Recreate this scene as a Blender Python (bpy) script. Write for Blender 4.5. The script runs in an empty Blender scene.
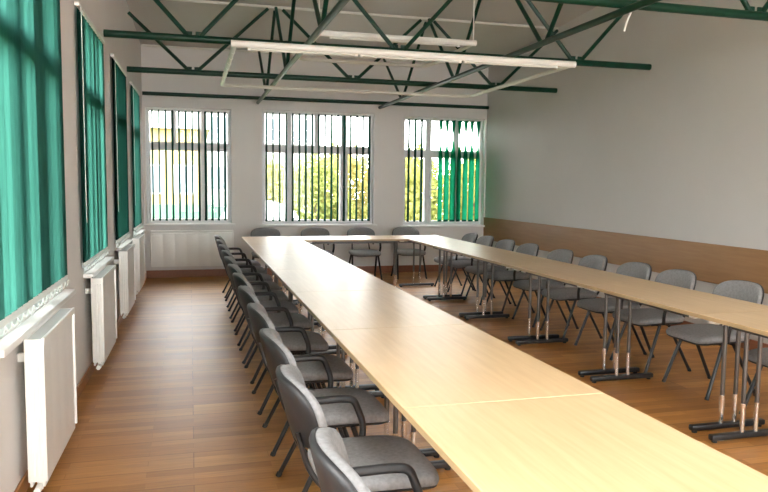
import bpy, bmesh, math, random
from mathutils import Vector, Matrix
random.seed(7)
SC = bpy.context.scene
COL = SC.collection
PI = math.pi
# ---------------------------------------------------------------- room numbers (metres)
XL, XR, YB, YF = -0.685, 4.907, 11.366, -4.5
TH = -0.0122                      # the left wall is not quite square to the window wall
CAMH = 1.465
def ceil_z(y):
    return 3.50 + 0.06*(YB-y) if y > 3 else 3.50 + 0.06*(YB-3)

# ---------------------------------------------------------------- materials
def new_mat(name):
    m = bpy.data.materials.new(name); m.use_nodes = True
    nt = m.node_tree
    return m, nt, nt.nodes['Principled BSDF']
def ramp(nt, fac, cols):
    r = nt.nodes.new('ShaderNodeValToRGB')
    e = r.color_ramp.elements
    while len(e) < len(cols): e.new(0.5)
    for i, (p, c) in enumerate(cols):
        e[i].position = p; e[i].color = (*c, 1)
    nt.links.new(fac, r.inputs[0]); return r.outputs[0]
def noise(nt, vec, scale, detail=4, rough=.55):
    n = nt.nodes.new('ShaderNodeTexNoise'); n.inputs['Scale'].default_value = scale
    n.inputs['Detail'].default_value = detail; n.inputs['Roughness'].default_value = rough
    if vec is not None: nt.links.new(vec, n.inputs['Vector'])
    return n
def coords(nt, kind='Object', scale=(1,1,1)):
    if kind == 'Position':
        s = nt.nodes.new('ShaderNodeNewGeometry').outputs['Position']
    else:
        s = nt.nodes.new('ShaderNodeTexCoord').outputs[kind]
    m = nt.nodes.new('ShaderNodeMapping'); m.inputs['Scale'].default_value = scale
    nt.links.new(s, m.inputs['Vector']); return m.outputs[0]
def bump(nt, b, h, strength=.1, dist=.01):
    n = nt.nodes.new('ShaderNodeBump'); n.inputs['Strength'].default_value = strength
    n.inputs['Distance'].default_value = dist
    nt.links.new(h, n.inputs['Height']); nt.links.new(n.outputs[0], b.inputs['Normal'])
def plain(name, c, rough=.5, metal=0, var=.06, scale=8, spec=.5, bumpy=0):
    m, nt, b = new_mat(name)
    v = coords(nt)
    n = noise(nt, v, scale)
    lo = tuple(x*(1-var) for x in c); hi = tuple(min(1, x*(1+var)) for x in c)
    nt.links.new(ramp(nt, n.outputs['Fac'], [(.3, lo), (.7, hi)]), b.inputs['Base Color'])
    b.inputs['Roughness'].default_value = rough; b.inputs['Metallic'].default_value = metal
    b.inputs['Specular IOR Level'].default_value = spec
    if bumpy: bump(nt, b, noise(nt, v, scale*25, 3).outputs['Fac'], bumpy, .003)
    return m
M = {}
M['wall_darker'] = plain('darker_wall_paint', (.56,.55,.53), .75, var=.02, scale=1.5, bumpy=.06)  # right wall, a darker tone than the other walls
M['wall'] = plain('wall_paint', (.74,.72,.70), .75, var=.02, scale=1.5, bumpy=.06)
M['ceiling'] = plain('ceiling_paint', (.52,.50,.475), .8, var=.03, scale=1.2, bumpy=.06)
M['white_frame'] = plain('window_frame_white', (.74,.76,.77), .35, var=.02)
M['sill'] = plain('sill_white', (.78,.78,.77), .35, var=.02)
M['radiator'] = plain('radiator_enamel', (.86,.86,.83), .3, var=.015)
M['grille'] = plain('radiator_grille', (.55,.56,.56), .4, var=.03)
M['green_steel'] = plain('green_painted_steel', (.003,.036,.019), .36, var=.15, scale=12, spec=.3)
M['lamp_white'] = plain('lamp_white_enamel', (.86,.84,.79), .3, var=.02)
M['lamp_grey'] = plain('lamp_tube_cream', (.70,.69,.62), .3, var=.03)
M['fabric'] = plain('grey_woven_upholstery', (.235,.235,.24), .9, var=.14, scale=60, spec=.2, bumpy=.25)
M['tube'] = plain('grey_metal_tube', (.16,.155,.15), .3, metal=.8, var=.05)
M['plastic'] = plain('black_moulded_plastic', (.014,.014,.0155), .5, var=.12, scale=30, bumpy=.05)
M['black_steel'] = plain('black_enamelled_steel', (.014,.014,.015), .35, var=.1)
M['chrome'] = plain('chrome', (.85,.85,.84), .2, metal=1, var=.03)
M['rail'] = plain('dark_table_rail', (.035,.033,.032), .4, var=.1)
M['clip'] = plain('white_slat_weight', (.8,.85,.83), .45, var=.02)
M['handle'] = plain('handle_white', (.82,.82,.8), .35, var=.02)
M['cap'] = plain('rubber', (.02,.02,.02), .7)
M['brass'] = plain('valve_metal', (.7,.68,.62), .3, metal=.6)

def fabric_blind(name, c, trans):
    m, nt, b = new_mat(name)
    v = coords(nt, 'Object', (30, 30, 1.2))
    n = noise(nt, v, 6)
    lo = tuple(x*.86 for x in c); hi = tuple(min(1, x*1.1) for x in c)
    col = ramp(nt, n.outputs['Fac'], [(.3, lo), (.7, hi)])
    d = nt.nodes.new('ShaderNodeBsdfDiffuse'); t = nt.nodes.new('ShaderNodeBsdfTranslucent')
    nt.links.new(col, d.inputs[0]); nt.links.new(col, t.inputs[0])
    mx = nt.nodes.new('ShaderNodeMixShader'); mx.inputs[0].default_value = trans
    nt.links.new(d.outputs[0], mx.inputs[1]); nt.links.new(t.outputs[0], mx.inputs[2])
    nt.links.new(mx.outputs[0], nt.nodes['Material Output'].inputs[0])
    return m
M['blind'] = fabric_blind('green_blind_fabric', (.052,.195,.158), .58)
M['blind_lit'] = fabric_blind('green_blind_fabric_lit', (.014,.27,.135), .6)  # brighter copy: daylight behind the twisted vanes put into the colour
M['blind_dark'] = fabric_blind('green_blind_fabric_dark', (.018,.085,.064), .45)  # darker copy: backlit shade of the edge-on vanes put into the colour

def glass():
    m, nt, b = new_mat('window_glass')
    t = nt.nodes.new('ShaderNodeBsdfTransparent'); t.inputs[0].default_value = (.97,.98,.98,1)
    g = nt.nodes.new('ShaderNodeBsdfGlossy'); g.inputs['Roughness'].default_value = .02
    mx = nt.nodes.new('ShaderNodeMixShader')
    lw = nt.nodes.new('ShaderNodeFresnel'); lw.inputs[0].default_value = 1.25
    nt.links.new(lw.outputs[0], mx.inputs[0])
    nt.links.new(t.outputs[0], mx.inputs[1]); nt.links.new(g.outputs[0], mx.inputs[2])
    nt.links.new(mx.outputs[0], nt.nodes['Material Output'].inputs[0]); return m
M['glass'] = glass()

def floor_mat():
    m, nt, b = new_mat('oak_strip_floor')
    v = coords(nt, 'Position')
    br = nt.nodes.new('ShaderNodeTexBrick')
    br.inputs['Scale'].default_value = 1
    br.inputs['Brick Width'].default_value = .62; br.inputs['Row Height'].default_value = .072
    br.inputs['Mortar Size'].default_value = .0018; br.inputs['Mortar Smooth'].default_value = .3
    br.inputs['Color1'].default_value = (0,0,0,1); br.inputs['Color2'].default_value = (1,1,1,1)
    br.inputs['Mortar'].default_value = (.0,.0,.0,1); br.offset = .37
    nt.links.new(v, br.inputs['Vector'])
    br2 = nt.nodes.new('ShaderNodeTexBrick')
    br2.inputs['Scale'].default_value = 1
    br2.inputs['Brick Width'].default_value = 2.2; br2.inputs['Row Height'].default_value = .216
    br2.inputs['Mortar Size'].default_value = .003; br2.offset = .41
    br2.inputs['Color1'].default_value = (0,0,0,1); br2.inputs['Color2'].default_value = (1,1,1,1)
    nt.links.new(v, br2.inputs['Vector'])
    g = noise(nt, coords(nt, 'Position', (2.2, 28, 1)), 2.2, 6, .6)
    base = ramp(nt, br.outputs['Color'], [(0,(.41,.178,.042)),(.5,(.49,.225,.058)),(1,(.58,.285,.082))])
    grain = ramp(nt, g.outputs['Fac'], [(.25,(.72,.70,.68)),(.75,(1.12,1.12,1.12))])
    big = ramp(nt, br2.outputs['Color'], [(0,(.86,.84,.82)),(1,(1.08,1.08,1.08))])
    def mul(a, c, f=1):
        x = nt.nodes.new('ShaderNodeMix'); x.data_type = 'RGBA'; x.blend_type = 'MULTIPLY'
        x.inputs[0].default_value = f
        nt.links.new(a, x.inputs[6]); nt.links.new(c, x.inputs[7]); return x.outputs[2]
    col = mul(mul(base, grain), big)
    mo = ramp(nt, br2.outputs['Fac'], [(0,(1,1,1)),(1,(.72,.70,.68))])
    nt.links.new(mul(col, mo), b.inputs['Base Color'])
    rn = ramp(nt, g.outputs['Fac'], [(.2,(.40,.40,.40)),(.8,(.50,.50,.50))])
    nt.links.new(rn, b.inputs['Roughness'])
    bump(nt, b, br2.outputs['Fac'], -.08, .002)
    b.inputs['Specular IOR Level'].default_value = .38
    return m
M['floor'] = floor_mat()

def wood(name, c0, c1, rough, along='Y', fine=26):
    m, nt, b = new_mat(name)
    s = {'Y': (fine, 1.6, fine), 'X': (1.6, fine, fine)}[along]
    v = coords(nt, 'Object', s)
    n = noise(nt, v, 1.4, 6, .6)
    n2 = noise(nt, coords(nt, 'Object', (1.3,1.3,1.3)), 1.5, 2)
    c = ramp(nt, n.outputs['Fac'], [(.3, c0), (.7, c1)])
    k = ramp(nt, n2.outputs['Fac'], [(.3, (.94,.93,.92)), (.7, (1.03,1.03,1.03))])
    x = nt.nodes.new('ShaderNodeMix'); x.data_type = 'RGBA'; x.blend_type = 'MULTIPLY'; x.inputs[0].default_value = 1
    nt.links.new(c, x.inputs[6]); nt.links.new(k, x.inputs[7])
    nt.links.new(x.outputs[2], b.inputs['Base Color'])
    b.inputs['Roughness'].default_value = rough
    return m
M['table'] = wood('maple_veneer', (.56,.385,.205), (.645,.468,.272), .33)
M['edge'] = wood('maple_edge_band', (.36,.25,.13), (.42,.30,.16), .4)
M['panel'] = wood('oak_wall_board', (.27,.138,.05), (.33,.178,.067), .5)
M['base_wood'] = wood('brown_skirting', (.27,.105,.055), (.34,.14,.075), .45)
M['base_orange'] = wood('orange_skirting', (.34,.15,.05), (.42,.2,.075), .45)

# ---------------------------------------------------------------- mesh builder
class MB:
    def __init__(self): self.bm = bmesh.new()
    def box(self, lo, hi, bev=0, seg=1, mat=None):
        bm = self.bm
        lo = Vector(lo); hi = Vector(hi)
        vs = [bm.verts.new((x,y,z)) for x in (lo.x,hi.x) for y in (lo.y,hi.y) for z in (lo.z,hi.z)]
        q = [(0,1,3,2),(4,6,7,5),(0,4,5,1),(2,3,7,6),(0,2,6,4),(1,5,7,3)]
        fs = [bm.faces.new([vs[i] for i in f]) for f in q]
        if mat is not None:
            for v in vs: v.co = mat @ v.co
        if bev:
            es = {e for f in fs for e in f.edges}
            bmesh.ops.bevel(bm, geom=list(es), offset=bev, segments=seg, profile=.5, affect='EDGES')
        return self
    def loft(self, rings, cap=True, closed=True):
        bm = self.bm
        R = [[bm.verts.new(p) for p in r] for r in rings]
        n = len(R[0])
        for a, b in zip(R, R[1:]):
            for i in range(n if closed else n-1):
                j = (i+1) % n
                bm.faces.new((a[i], a[j], b[j], b[i]))
        if cap:
            bm.faces.new(list(reversed(R[0]))); bm.faces.new(R[-1])
        return self
    def tube(self, pts, r, n=8, squash=1.0, fillet=0):
        pts = [Vector(p) for p in pts]
        if fillet: pts = round_path(pts, fillet)
        t0 = (pts[1]-pts[0]).normalized()
        ref = Vector((0,0,1)) if abs(t0.z) < .9 else Vector((1,0,0))
        nrm = t0.cross(ref).normalized()
        rings = []
        for i, p in enumerate(pts):
            if i == 0: t = pts[1]-pts[0]
            elif i == len(pts)-1: t = pts[-1]-pts[-2]
            else: t = (pts[i]-pts[i-1]).normalized()+(pts[i+1]-pts[i]).normalized()
            t.normalize()
            nrm = (nrm - t*nrm.dot(t)).normalized(); bi = t.cross(nrm)
            rings.append([p+(nrm*math.cos(2*PI*k/n)*squash+bi*math.sin(2*PI*k/n))*r for k in range(n)])
        return self.loft(rings)
    def build(self, name, mat, parent=None, mx=None, smooth=35):
        bm = self.bm
        bmesh.ops.recalc_face_normals(bm, faces=bm.faces)
        me = bpy.data.meshes.new(name); bm.to_mesh(me); bm.free()
        me.materials.append(mat)
        if smooth:
            me.shade_smooth(); me.set_sharp_from_angle(angle=math.radians(smooth))
        o = bpy.data.objects.new(name, me); COL.objects.link(o)
        if parent: o.parent = parent
        if mx is not None: o.matrix_world = mx
        return o
def round_path(pts, r, seg=5):
    out = [pts[0]]
    for a, b, c in zip(pts, pts[1:], pts[2:]):
        d1 = (a-b); d2 = (c-b)
        k = min(r, d1.length*.45, d2.length*.45)
        p = b+d1.normalized()*k; q = b+d2.normalized()*k
        for i in range(seg+1):
            t = i/seg
            out.append(p*(1-t)**2+b*2*t*(1-t)+q*t*t)
    out.append(pts[-1]); return out
def sup(a, b, e, n=36):
    r = []
    for k in range(n):
        t = 2*PI*k/n; c, s = math.cos(t), math.sin(t)
        r.append((a*math.copysign(abs(c)**(2/e), c), b*math.copysign(abs(s)**(2/e), s)))
    return r
def thing(name, label, cat, loc=(0,0,0), rz=0, group=None, mx=None):
    o = bpy.data.objects.new(name, None); COL.objects.link(o)
    o.empty_display_size = .1
    if mx is not None: o.matrix_world = mx
    else: o.location = loc; o.rotation_euler = (0,0,rz)
    o['label'] = label; o['category'] = cat
    if group: o['group'] = group
    return o
def tag(o, label, cat, group=None):
    o['label'] = label; o['category'] = cat
    if group: o['group'] = group
    return o
def struct(o): o['kind'] = 'structure'; return o
def copy_tree(o, parent=None):
    c = o.copy(); COL.objects.link(c)
    if parent: c.parent = parent
    for ch in list(o.children): copy_tree(ch, c)
    return c

# wall frames: u along the wall, v outwards, z up
BACK = Matrix.Translation((0, YB, 0))
LEFT = Matrix.Translation((XL, YB, 0)) @ Matrix.Rotation(PI/2+TH, 4, 'Z')
FRONT = Matrix.Translation((0, YF, 0)) @ Matrix.Rotation(PI, 4, 'Z')

# ---------------------------------------------------------------- shell
struct(MB().box((-1.6, YF-.4, -.12), (XR+.4, YB+.35, 0)).build('floor', M['floor'], smooth=0))
b = MB()
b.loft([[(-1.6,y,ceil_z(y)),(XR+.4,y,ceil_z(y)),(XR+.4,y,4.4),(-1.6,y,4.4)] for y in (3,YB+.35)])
ADDED_ROOFL = [(.3,1.4),(2.6,3.7)]; RY = (-2.2,1.3); zc = ceil_z(0)  # rooflights added out of view to brighten the near end
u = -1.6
for a, c in ADDED_ROOFL:
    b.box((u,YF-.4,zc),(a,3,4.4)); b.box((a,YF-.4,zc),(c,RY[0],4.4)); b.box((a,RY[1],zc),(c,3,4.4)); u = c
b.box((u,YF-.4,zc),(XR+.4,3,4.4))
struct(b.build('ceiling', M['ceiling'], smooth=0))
def wall(name, mx, u0, u1, ops, zt=4.2, t=.34):
    b = MB(); u = u0
    for (a, c, za, zb) in sorted(ops):
        b.box((u,0,0),(a,t,zt)); b.box((a,0,0),(c,t,za)); b.box((a,0,zb),(c,t,zt)); u = c
    b.box((u,0,0),(u1,t,zt))
    return struct(b.build(name, M['wall'], mx=mx, smooth=0))
WB = [(-.645,.625,.835,2.60),(1.095,2.925,.815,2.62),(3.43,4.88,.79,2.60)]
wall('wall_back', BACK, XL-.34, XR+.34, WB)
WB_L = [(2.95,4.72),(5.38,6.74),(7.42,8.72),(9.36,10.58)]      # blinds
WL = [(3.10,4.70),(5.53,6.72),(7.61,8.70),(9.58,10.56)]        # openings behind them
WL_added = [(.55,2.25),(-1.6,.0),(-3.9,-2.3)]  # unseen side windows, added to let in more daylight
zl0, zl1 = .80, 2.70
wall('wall_left', LEFT, YF-YB-.3, 0, [(a-YB,c-YB,zl0,zl1) for a,c in WL+WL_added])
struct(MB().box((XR,YF-.34,0),(XR+.34,YB+.34,4.2)).build('wall_right', M['wall_darker'], smooth=0))
WF_added = [(-4.7,-2.75,.3,3.6),(-2.55,-.6,.3,3.6),(-.4,.55,.3,3.6)]  # tall windows added behind the camera as frontal fill light
wall('wall_front', FRONT, -XR-.34, 1.3, WF_added)
# skirtings, wall board
struct(MB().box((XL+.02,-.018,0),(XR-.02,0,.115),.003).build('baseboard_back', M['base_wood'], mx=BACK))
struct(MB().box((YF-YB+.05,-.016,0),(-.02,0,.075),.003).build('baseboard_left', M['base_orange'], mx=LEFT))
struct(MB().box((XR-.018,YF+.02,0),(XR,YB-.02,.10),.003).build('baseboard_right', M['base_wood']))
struct(MB().box((XR-.024,YF+.05,.545),(XR,YB-.004,.924),.004).build('trim_1', M['panel']))

# ---------------------------------------------------------------- windows
def window(n, mx, u0, u1, z0, z1, zt, upper, lower, v=.13, handles=(), sd=.055):
    """outer frame + transom + mullions; upper / lower are lists of mullion positions"""
    w = .032; d = .06
    b = MB()
    b.box((u0,v,z0),(u0+w,v+d,z1)); b.box((u1-w,v,z0),(u1,v+d,z1))
    b.box((u0+w,v,z0),(u1-w,v+d,z0+w)); b.box((u0+w,v,z1-w),(u1-w,v+d,z1))
    b.box((u0+w,v-.006,zt-.040),(u1-w,v+d,zt+.035))
    for x, hw in upper: b.box((x-hw,v,zt+.035),(x+hw,v+d,z1-w))
    for x, hw in lower: b.box((x-hw,v,z0+w),(x+hw,v+d,zt-.040))
    fr = struct(b.build('window_%d' % n, M['white_frame'], mx=mx, smooth=0))
    def kid(name, bb, mat): 
        o = bb.build(name, mat, smooth=35); o.parent = fr; return o
    # sashes + panes
    def row(muls, za, zb, sash):
        xs = [(u0+w, None)] + list(muls) + [(u1-w, None)]
        for i in range(len(xs)-1):
            a = xs[i][0] + (xs[i][1] or 0); c = xs[i+1][0] - (xs[i+1][1] or 0)
            s = sash
            bb = MB()
            bb.box((a+.002,v-.014,za+.002),(a+s,v+.045,zb-.002)); bb.box((c-s,v-.014,za+.002),(c-.002,v+.045,zb-.002))
            bb.box((a+s,v-.014,za+.002),(c-s,v+.045,za+s)); bb.box((a+s,v-.014,zb-s),(c-s,v+.045,zb-.002))
            so = kid('sash', bb, M['white_frame'])
            g = MB().box((a+s-.005,v+.012,za+s-.005),(c-s+.005,v+.020,zb-s+.005)).build('glass_pane', M['glass'], smooth=0)
            g.parent = so
    row(upper, zt+.035, z1-w, .020)
    row(lower, z0+w, zt-.040, .034)
    for hx in handles:
        hb = MB(); zz = (z0+zt)/2
        hb.box((hx-.014,v-.024,zz-.035),(hx+.014,v-.014,zz+.035),.003)
        hb.tube([(hx,v-.02,zz),(hx,v-.05,zz),(hx+.11,v-.052,zz-.005)], .009, 8, fillet=.012)
        kid('window_handle', hb, M['handle'])
    kid('window_sill', MB().box((u0-.05,-sd,z0-.035),(u1+.05,-.001,z0-.003),.006,2).box((u0+.002,-.001,z0-.03),(u1-.002,v-.001,z0-.0035+.006)), M['sill'])
    return fr
window(1, BACK, *WB[0], 2.03, [(-.235,.022),(.20,.022)], [(.20,.03)], handles=[.17])
window(2, BACK, *WB[1], 2.03, [(1.535,.024),(1.99,.022),(2.44,.024)], [(1.535,.03),(2.44,.03)], handles=[1.49,2.40])
window(3, BACK, *WB[2], 2.00, [(3.90,.026),(4.40,.022)], [(3.90,.03),(4.40,.022)], handles=[3.93])
k = 4
for a, c in WL:
    A, C_ = a-YB, c-YB
    m1 = [(A+(C_-A)*.36,.03),(A+(C_-A)*.70,.03)]
    window(k, LEFT, A, C_, zl0, zl1, 2.14, m1, m1, v=.07, sd=.07); k += 1
for a, c in WL_added:
    A, C_ = a-YB, c-YB
    window(k, LEFT, A, C_, zl0, zl1, 2.14, [((A+C_)/2,.03)], [((A+C_)/2,.03)]); k += 1
for (a, c, za, zb) in WF_added:
    window(k, FRONT, a, c, za, zb, 2.14, [((a+c)/2,.03)], [((a+c)/2,.03)]); k += 1

for a, c in ADDED_ROOFL:  # frames and glass of the added rooflights
    ob = MB()
    for x in (a, (a+c)/2-.03, c-.06): ob.box((x,RY[0],4.32),(x+.06,RY[1],4.40))
    for i in range(5):
        y = RY[0]+(RY[1]-RY[0]-.06)*i/4
        ob.box((a+.06,y,4.33),(c-.06,y+.06,4.39))
    fr = struct(ob.build('window_%d' % k, M['white_frame'], smooth=0)); k += 1
    gp = MB().box((a+.01,RY[0]+.01,4.355),(c-.01,RY[1]-.01,4.362)).build('glass_pane', M['glass'], smooth=0); gp.parent = fr
# ---------------------------------------------------------------- vertical blinds
def slat_mesh(w, h, curve=.002, twist=None, nz=1, bow=0):
    """a fabric vane hanging from z=0 to -h; twist(z) gives its turn"""
    bm = bmesh.new(); nx = 6; grid = []
    for i in range(nz+1):
        z = -h*i/nz; row = []
        t = twist(-z/h) if twist else 0
        for j in range(nx+1):
            s = j/nx-.5
            x = s*w; y = curve*(1-4*s*s)
            row.append(bm.verts.new((x*math.cos(t)-y*math.sin(t), x*math.sin(t)+y*math.cos(t), z)))
        grid.append(row)
    for a, c in zip(grid, grid[1:]):
        for j in range(nx): bm.faces.new((a[j], a[j+1], c[j+1], c[j]))
    # give the cloth its thickness
    r = bmesh.ops.solidify(bm, geom=list(bm.faces), thickness=.0012)
    me = bpy.data.meshes.new('vane'); bm.to_mesh(me); bm.free(); me.shade_smooth(); me.set_sharp_from_angle(angle=.6)
    return me
def blind(mx, u0, u1, ztop, zbot, label, group, angle, step, fabric, wv=.105, v=.055, skip=lambda u: False, special=None, wand=True):
    t = thing('vertical_blind', label, 'blind', group=group, mx=mx @ Matrix.Translation(((u0+u1)/2, v, ztop)))
    L = (u1-u0)/2
    def kid(name, bb, mat):
        o = bb.build(name, mat); o.parent = t; return o
    kid('headrail', MB().box((-L+.004,-.016,-.028),(L-.004,.016,-.002),.003), M['handle'])
    h = ztop-zbot-.04
    n = int((2*L-.02)/step)
    me = slat_mesh(wv, h); me.materials.append(fabric)
    st = (2*L-wv*math.cos(angle)-.01)/max(1, n-1) if abs(math.cos(angle)) > .5 else step
    xs = [-(n-1)*st/2+i*st for i in range(n)]
    clipb = MB(); pts = []
    for x in xs:
        if skip((u0+u1)/2+x): continue
        s = special((u0+u1)/2+x) if special else None
        o = bpy.data.objects.new('vane', s or me); COL.objects.link(o); o.parent = t
        o.location = (x, 0, -.035); o.rotation_euler = (0, 0, 0 if s else angle+random.uniform(-1,1)*(.05 if abs(math.cos(angle)) < .5 else .008))
        wob = MB().box((-wv/2+.004,-.004,-h-.004),(wv/2-.004,.016 if False else .006,-h+.030),.002).build('vane_weight', M['clip'] if abs(math.cos(angle)) > .5 else fabric)
        wob.parent = o; wob.location = (0,.002,0)
        if s: wob.rotation_euler = (0,0,s['end'])
        pts.append(x)
    if abs(math.cos(angle)) > .5:
        cp = []
        for a, c in zip(pts, pts[1:]):
            for i in range(5):
                q = i/5; cp.append((a+(c-a)*q, -.016, -.035-h+.004-.030*4*q*(1-q)))
        cp.append((pts[-1], -.016, -.035-h+.004))
        kid('bottom_chain', MB().tube(cp, .0035, 6), M['clip'])
    if wand:
        x = -L+.03
        cp = [(x,-.022,-.03),(x,-.024,-h*.80),(x+.01,-.026,-h*.845),(x+.022,-.024,-h*.80),(x+.022,-.022,-.03)]
        kid('control_chain', MB().tube(cp, .0014, 6), M['clip'])
    return t
g = 'green vertical blinds drawn over the side windows'
lab = ['closed green vertical blind on the side window closest to the camera',
       'closed green vertical blind on the second side window, bead chain at its near edge',
       'darkest green vertical blind, drawn over the third side window',
       'closed green vertical blind on the side window beside the far corner']
for i, (a, c) in enumerate(WB_L):
    blind(LEFT, a-YB-.01, c-YB+.02, zl1-.004, .852, lab[i], g, math.radians(-2.5), .10, M['blind_dark'] if i == 2 else M['blind'], wv=.108, v=-.021)  # third blind takes the darker fabric copy
g = 'open vertical blinds on the end wall windows'
blind(BACK, WB[0][0]+.005, WB[0][1]-.005, 2.596, .875, 'open green vertical blind with edge-on vanes at the corner window, yellow house behind', g, PI/2+.30, .098, M['blind_dark'], wv=.10, v=.055, wand=False)
blind(BACK, WB[1][0]+.005, WB[1][1]-.005, 2.616, .86, 'open vertical blind with edge-on vanes across the wide middle window', g, PI/2+.16, .105, M['blind_dark'], wv=.095, v=.055, wand=False)
TW = []
for q in range(3):
    e = math.radians((22, 34, 27)[q])
    def f(s, e=e): 
        k_ = min(1, max(0, (s-.03)/(.34)))
        return (PI/2+.20)*(1-k_)+e*k_
    me = slat_mesh(.127, 2.596-.845-.04, .008, f, 24); me.materials.append(M['blind_lit']); me['end'] = e; TW.append(me)
cnt = [0]
def spec(u):
    if u < 3.98: return None
    cnt[0] += 1; return TW[cnt[0] % 3]
blind(BACK, WB[2][0]+.005, WB[2][1]-.005, 2.596, .845, 'vertical blind with twisted half-closed green vanes at the window next to the long bare wall', g, PI/2+.15, .113, M['blind_dark'], wv=.095, v=.06, special=spec, wand=False, skip=lambda u: 3.84 < u < 4.0)

# ---------------------------------------------------------------- radiators
def radiator(mx, u0, u1, z0, z1, label, group, off=.062, depth=.082, valve=1):
    t = thing('panel_radiator', label, 'radiator', group=group, mx=mx @ Matrix.Translation((u0, 0, z0)))
    L = u1-u0; H = z1-z0
    def kid(name, bb, mat, p=None):
        o = bb.build(name, mat); o.parent = p or t; return o
    def sheet(v0, flip):
        n = max(3, int(L/.165)); p = L/n; prof = []
        for i in range(n):
            x = i*p
            for q, dv in ((.0,0),(.06,.0),(.12,.0015),(.88,.0015),(.94,0)):
                prof.append((x+q*p, dv))
        prof.append((L, 0))
        f = [(x+(.0), v0-(d if not flip else 0), None) for x, d in prof]
        rings = []
        for z in (.02, .035, H-.055, H-.04):
            k_ = 1 if .03 < z < H-.045 else 0
            rings.append([(x, v0-d*k_, z) for x, d in prof]+[(L, v0+.010, z),(0, v0+.010, z)])
        return MB().loft(rings)
    vf = -(off+depth)+.012; vb = -off-.012
    kid('front_panel', sheet(vf, False), M['radiator'])
    kid('rear_panel', MB().box((0,vb-.006,.02),(L,vb+.006,H-.04),.004,2), M['radiator'])
    kid('fin_core', MB().box((.03,vf+.02,.05),(L-.03,vb-.012,H-.06)), M['grille'])
    for x in (0, L):
        s = MB()
        a, c = (x-.002, x+.002)
        s.box((a-.004,-off-depth,.045),(c+.004,-off,H-.006),.003,2)
        for q in (.30,.52,.74):
            yy = -off-depth*q
            xx = a-.008 if x == 0 else c+.002
            s.box((xx,yy-.006,.07),(xx+.006,yy+.006,H-.05),.002)
        kid('side_cover', s, M['radiator'])
    gb = MB()
    gb.box((-.004,-off-depth-.002,H-.035),(L+.004,-off-depth+.010,H),.003)
    gb.box((-.004,-off-.010,H-.035),(L+.004,-off,H),.003)
    gr = kid('top_grille', gb, M['radiator'])
    n = int(L/.022); sb = MB()
    for i in range(n):
        x = .01+i*(L-.02)/(n-1)
        sb.box((x-.006,-off-depth+.008,H-.020),(x+.006,-off-.008,H-.008))
    kid('grille_bars', sb, M['grille'], gr)
    vb_ = MB()
    yv = -off-depth*.5; x = .05 if valve > 0 else L-.05
    vb_.tube([(x-.01,yv,.06),(x-.01,yv,-.005)],.013,10)
    vb_.tube([(x-.085,yv,.012),(x+.01,yv,.012)],.015,12)
    kid('valve', vb_, M['radiator'])
    for x in (L*.2, L*.8):
        kid('wall_bracket', MB().box((x-.015,-off-.012,H-.14),(x+.015,-.001,H-.10)), M['radiator'])
    return t
g = 'white panel radiators under the side windows'
for (a, c, z, hh, l) in [(3.40,4.20,.065,.705,'white panel radiator nearest the camera, under the blinds of the side wall'),
                  (5.41,6.22,.115,.665,'second white panel radiator from the camera along the side wall'),
                  (7.22,8.02,.150,.655,'third white panel radiator along the side wall, small and half turned away'),
                  (8.62,9.45,.17,.65,'furthest white panel radiator of the side wall, near the corner')]:
    radiator(LEFT, a-YB, c-YB, z, z+hh, l, g)
radiator(BACK, -.585, .63, .162, .735, 'wide white panel radiator on the end wall under the corner window', None, valve=-1)

# ---------------------------------------------------------------- tables
def make_table(L, W, label, group):
    """long side along local y; origin on the floor under its middle"""
    t = thing('folding_table', label, 'table', group=group)
    def kid(name, bb, mat, p=None):
        o = bb.build(name, mat); o.parent = p or t; return o
    kid('tabletop', MB().box((-W/2,-L/2+.0015,.718),(W/2,L/2-.0015,.740),.0015), M['table'])
    kid('edge_band', edge_ring(W/2+.0008, L/2-.0008, .7165, .7375), M['edge'])
    for s in (-1, 1):
        kid('side_rail', MB().box((s*(W/2-.10)-.012,-L/2+.16,.680),(s*(W/2-.10)+.012,L/2-.16,.7165),.003), M['rail'])
    for s in (-1, 1):
        y = s*(L/2-.085)
        f = kid('foot_bar', MB().box((-.265,y-.022,.012),(.265,y+.022,.048),.010,2), M['black_steel'])
        for q in (-.235,.235):
            kid('glide', MB().tube([(q,y,0),(q,y,.013)],.016,10), M['cap'], f)
        for q in (-.048,.048):
            lt = kid('leg_tube', MB().tube([(q,y,.215),(q,y,.70)],.0135,12), M['tube'])
            kid('lower_tube', MB().tube([(q,y,.046),(q,y,.217)],.0145,12), M['chrome'], lt)  # lower part of the leg, in a brighter metal than the upper
        kid('top_bracket', MB().box((-W/2+.07,y-.03,.695),(W/2-.07,y+.03,.7165),.004), M['rail'])
        for q in (-1,1):
            kid('bracket_end', MB().box((q*(W/2-.045)-.022,y-.028,.698),(q*(W/2-.045)+.022,y+.028,.7163),.004), M['lamp_grey'])
    return t
def edge_ring(a, c, z0, z1):
    b = MB(); e = .0022
    for lo, hi in (((-a,-c,z0),(-a+e,c,z1)),((a-e,-c,z0),(a,c,z1)),((-a+e,-c,z0),(a-e,-c+e,z1)),((-a+e,c-e,z0),(a-e,c,z1))):
        b.box(lo, hi)
    return b
TL = 1.27
xl0, xl1 = .662, 1.403; xr0, xr1 = 2.828, 3.46
WT, WR = xl1-xl0, xr1-xr0
gl = 'maple tables joined in a row beside the window aisle'
ordw = ['first','second','third','fourth','fifth','sixth','seventh','eighth','ninth','tenth','eleventh','twelfth']
proto = None
for i in range(7):
    l = ('maple table closest to the camera, its far seam showing across the row' if i == 0 else
         'maple table at the far end of the aisle-side row, shining with window glare' if i == 6 else
         '%s maple table from the camera in the aisle-side row' % ordw[i])
    if not proto: proto = make_table(TL, WT, l, gl); o = proto
    else: o = copy_tree(proto); o['label'] = l
    o.location = ((xl0+xl1)/2, .89+TL*(i+.5), 0)
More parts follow.
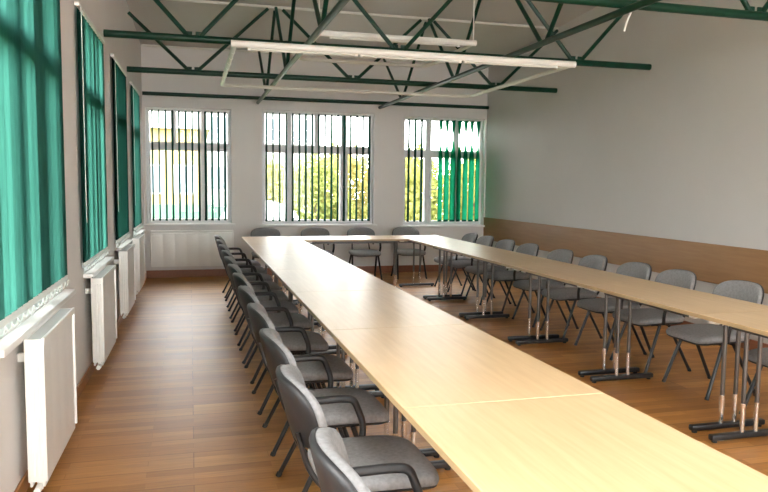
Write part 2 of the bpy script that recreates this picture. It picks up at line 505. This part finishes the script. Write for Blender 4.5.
gr = 'maple tables joined in a row on the bare wall side'
proto = None
for i in range(6):
    l = ('maple table nearest the camera in the row along the bare wall' if i == 0 else
         'maple table at the far end of the bare-wall row, by the green-vaned window' if i == 5 else
         '%s maple table from the camera in the row along the bare wall' % ordw[i])
    if not proto: proto = make_table(TL, WR, l, gr); o = proto
    else: o = copy_tree(proto); o['label'] = l
    o.location = ((xr0+xr1)/2, 2.16+TL*(i+.5), 0)
o = make_table(xr0-xl1-.006, .70, 'maple table closing the U between the two long rows, set crosswise below the middle window', None)
o.location = ((xl1+xr0)/2, 9.78-.35, 0); o.rotation_euler = (0,0,PI/2)

# ---------------------------------------------------------------- chairs
def make_chair(label, group):
    t = thing('armchair', label, 'chair', group=group)
    def kid(name, bb, mat, p=None):
        o = bb.build(name, mat, smooth=50); o.parent = p or t; return o
    # seat pad and its pan
    def ring(s, z, droop=1):
        out = []
        for x, y in sup(.225*s, .230*s, 5.0):
            d = .022*max(0, x/.222)**3*droop + .006*abs(y/.228)**3
            out.append((x+.015, y, z-d))
        return out
    kid('seat', MB().loft([ring(.94,.402),ring(.99,.408),ring(1.0,.420),ring(.985,.434),ring(.93,.444),ring(.75,.449),ring(.4,.451),ring(.1,.4515)]), M['fabric'])
    kid('seat_pan', MB().loft([ring(.80,.384),ring(.93,.389),ring(.975,.398),ring(.975,.4035)]), M['plastic'])
    # back pad and shell: outline in (y,h), bent round the sitter and leaning
    def bring(s, off, dh=0, yoff=0):
        out = []
        for y, h in sup(.226*s, .128*s, 3.0, 44):
            h2 = .658+h+dh
            if h < 0: y *= 1-.07*(h/.128)**2
            x = -.258-(h2-.52)*.27+1.2*y*y+off
            out.append((x, y, h2+.0))
        return out
    kid('backrest', MB().loft([bring(.97,.002),bring(.998,.006),bring(1.0,.024),bring(.975,.038),bring(.90,.046),bring(.6,.048),bring(.2,.048)]), M['fabric'])
    kid('back_shell', MB().loft([bring(.15,-.019),bring(.6,-.019),bring(.9,-.017),bring(.985,-.010),bring(1.012,-.001),bring(1.008,.004),bring(.97,.003)]), M['plastic'])
    # frame
    for s in (-1, 1):
        y = s*.205
        l1 = kid('leg', MB().tube([(.185,s*.232,.006),(.05,y,.378)],.0115,10,squash=1.3), M['black_steel'])
        l2 = kid('leg', MB().tube([(-.225,s*.232,.006),(-.035,y,.378)],.0115,10,squash=1.3), M['black_steel'])
        kid('foot_cap', MB().tube([(.187,s*.2325,0),(.181,s*.231,.018)],.0145,10), M['cap'], l1)
        kid('foot_cap', MB().tube([(-.228,s*.2325,0),(-.220,s*.231,.018)],.0145,10), M['cap'], l2)
        kid('back_support', MB().tube([(.10,s*.17,.378),(-.18,s*.15,.378),(-.245,s*.14,.46),(-.285,s*.13,.60)],.0105,8,fillet=.05), M['black_steel'])
    # one moulded armrest, on the sitter's left
    kid('armrest', MB().tube([(-.245,.195,.52),(-.235,.238,.565),(-.185,.250,.588),(-.05,.252,.590),(.005,.250,.585),(.045,.247,.48),(.03,.225,.392)],.0135,10,squash=1.25,fillet=.035), M['plastic'])
    kid('cross_bar', MB().tube([(.05,-.205,.376),(.05,.205,.376)],.010,8), M['black_steel'])
    kid('cross_bar', MB().tube([(-.035,-.205,.376),(-.035,.205,.376)],.010,8), M['black_steel'])
    return t
ga = 'grey armchairs along the window aisle'
yl = [1.84,2.53,3.25,3.97,4.68,5.40,6.00,6.66,7.30,7.98,8.70,9.42]
def clear(y, y00, n):
    bars = [y00+TL*i_+s_*.085 for i_ in range(n) for s_ in (-1, 1)]
    ok = lambda q: all(abs(q+s_*.232-b_) > .047 for b_ in bars for s_ in (-1, 1))
    return next(y+s_*d_*.005 for d_ in range(60) for s_ in (1, -1) if ok(y+s_*d_*.005))
P0 = None
for i, y in enumerate(yl):
    y = clear(y, .89, 8)
    l = ('grey armchair nearest the camera, black back shell cut by the frame' if i == 0 else
         'grey armchair at the far end of the aisle row, beside the table corner' if i == 11 else
         'grey armchair in the aisle row, %s from the camera' % ordw[i])
    if not P0: P0 = make_chair(l, ga); o = P0
    else: o = copy_tree(P0); o['label'] = l; o['group'] = ga
    o.location = (.635+random.uniform(-.006,.006), y, 0); o.rotation_euler = (0,0,random.uniform(-.02,.02))
gb_ = 'grey armchairs along the bare wall'
yr = [3.50,4.28,4.97,5.54,6.22,6.85,7.62,8.24,8.85,9.46]
for i, y in enumerate(yr):
    y = clear(y, 2.16, 7)
    l = ('grey chair nearest the camera along the bare wall, mostly past the frame edge' if i == 0 else
         'grey chair at the far end of the bare-wall row, by the corner' if i == 9 else
         'grey chair between table row and oak wall board, %s from the camera' % ordw[i])
    o = copy_tree(P0); o['label'] = l; o['group'] = gb_
    o.location = (3.625-.03*(y-4)/5, y, 0); o.rotation_euler = (0,0,PI+random.uniform(-.03,.03))
gc = 'grey armchairs below the end wall windows'
for i, (x, l) in enumerate([(1.10,'grey armchair on the window side of the far table corner, mostly hidden'),
            (1.86,'grey armchair behind the crosswise table, under the middle of the wide window'),
            (2.60,'grey armchair behind the crosswise table, below the wide window edge nearest the bare wall'),
            (3.33,'grey armchair at the end of the end-wall row, below the window with twisted green vanes')]):
    o = copy_tree(P0); o['label'] = l; o['group'] = gc
    o.location = (x, 10.66, 0); o.rotation_euler = (0,0,-PI/2+random.uniform(-.04,.04))

# ---------------------------------------------------------------- roof steelwork
ZC = 2.785
X1, X2 = 1.035, 3.005
PITCH = X2-X1
gt = 'green lattice roof trusses spanning the hall'
def left_x(y): return XL+TH*(YB-y)
def truss(y, label, diag=True, r=.034, xa=None):
    x0 = (left_x(y) if xa is None else xa)+.012; x1 = XR-.012; sh = .2 if y < 5 else 0
    t = thing('roof_truss', label, 'truss', (0,y,ZC), group=gt)
    def kid(name, bb, mat):
        o = bb.build(name, mat); o.parent = t; return o
    kid('bottom_chord', MB().tube([(x0,0,0),(x1,0,0)], r, 12), M['green_steel'])
    zt = ceil_z(y)-ZC
    kid('top_chord', MB().box((x0,-.012,zt-.035),(x1,.012,zt-.006),.003), M['lamp_grey'])
    if diag:
        for apex in (X1-PITCH+sh, X1+sh, X2+sh, X2+PITCH+sh):
            for s in (-1, 1):
                a = Vector((apex+s*.09, 0, zt-.045)); c = Vector((apex+s*(PITCH/2-.055), 0, r*.7))
                if c.x < x0 or c.x > x1: continue
                if a.x < x0:
                    a = a.lerp(c, (x0+.03-a.x)/(c.x-a.x))
                if a.x > x1:
                    a = a.lerp(c, (x1-.03-a.x)/(c.x-a.x))
                kid('diagonal', MB().tube([a, c], .021, 10), M['green_steel'])
                kid('gusset', MB().box((c.x-.04,-.006,r*.5),(c.x+.04,.006,r+.03)), M['green_steel'])
    return t
truss(4.62, 'green roof truss nearest the camera, its thick chord crossing the upper corner')
truss(6.90, 'green roof truss just behind the front bar of the large lamp frame')
truss(8.975, 'green roof truss between the lamp frames and the end wall')
truss(11.29, 'single green steel bar tight against the end wall above the windows', diag=False, r=.028)
def bracing(x, label):
    zt_ = ZC-.034-.028-.003
    t = thing('bracing_truss', label, 'truss', (x,0,ZC), group='green bracing trusses running the length of the hall')
    def kid(name, bb, mat):
        o = bb.build(name, mat); o.parent = t; return o
    kid('tie_bar', MB().tube([(0,.5,zt_-ZC),(0,YB-.012,zt_-ZC)], .027, 12), M['green_steel'])
    ys = [2.55,4.62,6.90,8.975,11.20]
    for a, c in zip(ys, ys[1:]):
        m = (a+c)/2
        for y, s in ((a,1),(c,-1)):
            yy = y+s*.07
            kid('diagonal', MB().tube([(0,yy,ceil_z(yy)-ZC-.05),(0,m-s*.06,zt_-ZC+.02)], .020, 10), M['green_steel'])
    return t
bracing(X1, 'green bracing truss running lengthwise over the aisle-side tables')
bracing(X2, 'green bracing truss running lengthwise over the bare-wall tables')

# ---------------------------------------------------------------- hanging lamp frames
def lamp(x0, x1, y0, y1, z, label, big):
    t = thing('lamp_frame', label, 'ceiling lamp', ((x0+x1)/2,(y0+y1)/2,z), group='white rectangular lamp frames hung in the roof steelwork')
    a = (x1-x0)/2; c = (y1-y0)/2
    def kid(name, bb, mat, p=None):
        o = bb.build(name, mat); o.parent = p or t; return o
    kid('side_tube', MB().tube([(-a,-c+.03,-.005),(-a,c-.06,-.005),(-a+.06,c,-.005),(a-.10,c,-.005),(a,c-.12,-.005),(a,-c+.03,-.005)], .022, 10, fillet=.06), M['lamp_grey'])
    f = kid('light_bar', MB().tube([(-a-.03,-c,0),(-a+.01,-c,0),(a-.01,-c,0),(a+.03,-c,0)], .031, 16), M['lamp_white'])
    n = 3 if big else 1
    for i in range(n):
        p0 = -a+.12+(2*a-.24)*i/n; p1 = -a+.12+(2*a-.24)*(i+1)/n-.05
        kid('fluorescent_tube', MB().tube([(p0,-c-.004,-.040),(p1,-c-.004,-.036)], .011, 10), M['lamp_grey'])
        for q in (p0, p1):
            kid('lamp_holder', MB().box((q-.012,-c-.015,-.050),(q+.012,-c+.012,-.02),.003), M['lamp_white'])
    if big:
        # flex wound round the side tube
        pts = []
        for i in range(60):
            q = i/59; yy = -c+.10+q*(2*c-.5)
            pts.append((-a+.022*math.cos(q*44), yy, -.005+.022*math.sin(q*44)))
        kid('wound_flex', MB().tube(pts, .005, 5), M['lamp_white'])
    return t, kid, a, c
t, kid, a, c = lamp(.378, 3.575, 6.26, 8.88, 2.642, 'large white rectangular lamp frame below the green roof trusses', True)
for x in (-a*.72, a*.72):
    kid('hanger', MB().tube([(x,-c,.02),(x,-c+.64,.106)],.005,6), M['lamp_white'])
t, kid, a, c = lamp(1.275, 2.945, 7.24, 8.78, 2.985, 'small white rectangular lamp frame hung higher, inside the large one', False)
for x in (-a, a):
    kid('hanger', MB().tube([(x,-c,.02),(x,-c,ceil_z(7.24)-2.985-.003)],.006,6), M['lamp_white'])
cb = MB().tube([(3.09,4.58,2.78),(3.07,4.575,2.72),(3.04,4.575,2.65),(3.02,4.575,2.58)], .007, 6)
tag(cb.build('hanging_cable', M['lamp_white']), 'short white cable end dangling from the nearest green roof truss', 'cable')

# ---------------------------------------------------------------- outside
M['lawn'] = plain('lawn', (.08,.11,.03), .9, var=.3, scale=2)
M['yellow_render'] = plain('yellow_render', (.30,.23,.10), .85, var=.05, scale=.8)
M['white_render'] = plain('white_render', (.33,.34,.34), .85, var=.04, scale=.8)
M['dark_pane'] = plain('house_window', (.16,.20,.24), .15, var=.1)
M['roof_tile'] = plain('roof_sheet', (.42,.40,.38), .7, var=.1)
M['car_paint'] = plain('white_car_paint', (.80,.80,.80), .25, var=.01)
M['tyre'] = plain('tyre', (.02,.02,.02), .8)
M['mint'] = plain('mint_fence', (.075,.17,.115), .6, var=.06)
M['bark'] = plain('bark', (.10,.075,.05), .9, var=.3, scale=20)
struct(MB().box((-30,YB+.36,-.5),(45,60,-.3)).box((-40,-30,-.5),(-1.7,YB+.36,-.3)).build('ground', M['lawn'], smooth=0))
def leaf_mat(name, a, c):
    m, nt, b = new_mat(name)
    n = noise(nt, coords(nt), 3.2, 4)
    col = ramp(nt, n.outputs['Fac'], [(.32,a),(.68,c)])
    d = nt.nodes.new('ShaderNodeBsdfDiffuse'); t = nt.nodes.new('ShaderNodeBsdfTranslucent')
    nt.links.new(col, d.inputs[0]); nt.links.new(col, t.inputs[0])
    mx = nt.nodes.new('ShaderNodeMixShader'); mx.inputs[0].default_value = .4
    nt.links.new(d.outputs[0], mx.inputs[1]); nt.links.new(t.outputs[0], mx.inputs[2])
    nt.links.new(mx.outputs[0], nt.nodes['Material Output'].inputs[0]); return m
LM = [leaf_mat('leaves_lime',(.22,.24,.07),(.35,.34,.11)), leaf_mat('leaves_green',(.15,.19,.06),(.27,.29,.09)), leaf_mat('leaves_gold',(.30,.26,.09),(.38,.35,.13))]
def foliage(rx, ry, rz, n, seed):
    rnd = random.Random(seed); vs = []; fs = []
    for i in range(n):
        th = rnd.uniform(0, 2*PI); ph = math.acos(rnd.uniform(-1, 1)); rr = rnd.uniform(.35, 1)**.5
        lump = 1+.16*math.sin(3*th+seed)*math.sin(4*ph)
        p = Vector((rx*rr*lump*math.sin(ph)*math.cos(th), ry*rr*lump*math.sin(ph)*math.sin(th), rz*rr*lump*math.cos(ph)))
        d = Vector((rnd.gauss(0,1), rnd.gauss(0,1), rnd.gauss(0,1))).normalized(); e = d.orthogonal().normalized()
        s = rnd.uniform(.05,.10); k_ = len(vs)
        vs += [p-d*s, p+e*s*.5, p+d*s, p-e*s*.5]; fs.append((k_,k_+1,k_+2,k_+3))
    me = bpy.data.meshes.new('foliage'); me.from_pydata([tuple(v) for v in vs], [], fs); return me
FM = [foliage(1.0,.8,1.25,3600,s) for s in (1,2,3)]
def bush(x, y, sc, mi, label):
    t = thing('garden_bush', label, 'bush', (x,y,-.3), group='yellow-green bushes outside the end wall windows')
    me = FM[mi % 3].copy(); me.materials.append(LM[mi])
    f = bpy.data.objects.new('foliage', me); COL.objects.link(f); f.parent = t
    f.location = (0,0,1.28*sc); f.scale = (sc,sc,sc); f.rotation_euler = (0,0,x*2.1)
    tr = MB().tube([(0,0,0),(.03,.02,.5*sc),(0,.05,1.3*sc)], .05*sc, 8).build('trunk', M['bark']); tr.parent = t
    return t
for (x,y,s,mi,l) in [(2.15,20.6,.98,0,'lime bush outside, seen behind the white car in the middle window'),
                   (3.10,17.9,1.0,1,'greener bush outside the middle window, in front of the others beside the car'),
                   (4.30,20.5,1.12,2,'golden yellow bush outside, behind the wide casement of the middle window'),
                   (5.25,17.8,1.02,0,'lime bush outside at the middle window edge nearest the bare wall'),
                   (6.55,20.6,1.15,1,'green bush outside at the near edge of the green-vaned window'),
                   (7.40,17.9,1.04,0,'lime yellow bush outside, seen between the edge-on vanes by the bare wall'),
                   (8.80,20.5,1.12,1,'green bush outside hidden behind the twisted green vanes'),
                   (9.55,17.9,1.0,2,'golden bush outside, last of the row behind the twisted vanes')]:
    bush(x, y, s, mi, l)
# houses
def house(name, x0, x1, y, h, d, mat, wins, label, roof):
    t = thing(name, label, 'building', ((x0+x1)/2, y, -.3))
    w = (x1-x0)/2
    def kid(nm, bb, m_, p=None):
        o = bb.build(nm, m_, smooth=30); o.parent = p or t; return o
    kid('wall', MB().box((-w,0,0),(w,d,h)), mat)
    if roof: kid('roof', MB().loft([[(-w-.3,-.35,h),(-w-.3,d+.3,h),(-w-.3,d/2,h+1.1)],[(w+.3,-.35,h),(w+.3,d+.3,h),(w+.3,d/2,h+1.1)]]), M['roof_tile'])
    else: kid('parapet', MB().box((-w-.08,-.08,h),(w+.08,d+.08,h+.18)), M['roof_tile'])
    for (wx, wz, ww, wh) in wins:
        f = kid('house_window', MB().box((wx-ww/2-.07,-.04,wz-.07),(wx+ww/2+.07,.02,wz+wh+.07)), M['white_frame'])
        kid('pane', MB().box((wx-ww/2,-.055,wz),(wx+ww/2,-.03,wz+wh)), M['dark_pane'], f)
house('yellow_house', -5.0, .62, 34, 4.2, 7, M['yellow_render'], [(-1.8,1.3,.9,1.2),(.5,1.3,.9,1.2),(1.9,1.3,.8,1.2)], 'yellow rendered house outside the corner window', True)
house('white_block', .9, 7.5, 42, 9.0, 8, M['white_render'], [(x_,z_,1.0,1.3) for z_ in (1.4,4.2,7.0) for x_ in (-2.6,-1.0,.6,2.2)], 'tall white block of flats outside, showing through the corner window beside the yellow house', False)
# mint fence
t = thing('mint_fence', 'pale mint green fence outside, low behind the corner window', 'fence', (0,18.4,-.3))
for i in range(5):
    o = MB().box((-2.6+i*.8,-.02,.1),(-2.6+i*.8+.74,.02,1.22),.01).build('fence_panel', M['mint']); o.parent = t
for i in range(6):
    o = MB().box((-2.66+i*.8,-.035,0),(-2.60+i*.8,.035,1.32),.005).build('fence_post', M['mint']); o.parent = t
# white car seen end-on low in the middle window
def car():
    t = thing('white_car', 'white car parked outside, its rounded roof low in the middle window', 'car', (1.30,14.6,-.3))
    def kid(nm, bb, m_, p=None):
        o = bb.build(nm, m_, smooth=50); o.parent = p or t; return o
    prof = [(-.85,.30),(-.86,.75),(-.80,.92),(-.70,1.15),(-.55,1.38),(-.30,1.47),(0,1.49),(.30,1.47),(.55,1.38),(.70,1.15),(.80,.92),(.86,.75),(.85,.30)]
    secs = [(-2.0,.82,.62),(-1.9,.95,.66),(-1.2,1.0,.70),(-.6,1.0,.96),(.2,1.0,1.0),(1.3,1.0,.99),(1.9,.97,.80),(2.05,.9,.62)]
    rings = [[(x*sx*(1 if z < 1 else .98), y_, .30+(z-.30)*sz*.95) for x, z in prof] for y_, sx, sz in [(-a_, b_, c_) for a_, b_, c_ in reversed(secs)]]
    rings = sorted(rings, key=lambda r: r[0][1])
    kid('car_body', MB().loft(rings), M['car_paint'])
    for sx in (-.74,.74):
        for sy in (-1.25,1.25):
            kid('wheel', MB().tube([(sx-.10,sy,.31),(sx+.10,sy,.31)],.31,20), M['tyre'])
    kid('windscreen', MB().loft([[(-.62,-2.035,.86),(.62,-2.035,.86),(.50,-1.93,1.16),(-.50,-1.93,1.16)],[(-.62,-2.0,.86),(.62,-2.0,.86),(.50,-1.90,1.16),(-.50,-1.90,1.16)]]), M['dark_pane'])
car()

# ---------------------------------------------------------------- sky, camera, colour
w = bpy.data.worlds.new('overcast_sky'); SC.world = w; w.use_nodes = True
nt = w.node_tree; bg = nt.nodes['Background']
tc = nt.nodes.new('ShaderNodeTexCoord'); n = noise(nt, tc.outputs['Generated'], 1.6, 4)
nt.links.new(ramp(nt, n.outputs['Fac'], [(.3,(.97,.96,.94)),(.7,(1.0,.985,.96))]), bg.inputs[0])
bg.inputs[1].default_value = 16.0
cam = bpy.data.cameras.new('camera'); co = bpy.data.objects.new('camera', cam); COL.objects.link(co)
f_px, yaw, pit, rol = 708.98, .2667, .0863, .0108
cy, sy, cp, sp = math.cos(yaw), math.sin(yaw), math.cos(pit), math.sin(pit)
fw = Vector((sy*cp, cy*cp, -sp)); rt = Vector((cy, -sy, 0)); up = rt.cross(fw)
r2 = rt*math.cos(rol)+up*math.sin(rol); u2 = -rt*math.sin(rol)+up*math.cos(rol)
mx = Matrix((r2, u2, -fw)).transposed().to_4x4(); mx.translation = (0,0,CAMH)
co.matrix_world = mx
cam.sensor_width = 36; cam.lens = 36*f_px/768; cam.clip_start = .05; cam.clip_end = 300
SC.camera = co
SC.view_settings.view_transform = 'Standard'; SC.view_settings.look = 'None'
SC.view_settings.gamma = 1; SC.view_settings.exposure = 0.28; SC.view_settings.use_curve_mapping = False
SC.cycles.diffuse_bounces = 8; SC.cycles.max_bounces = 14; SC.cycles.transparent_max_bounces = 12
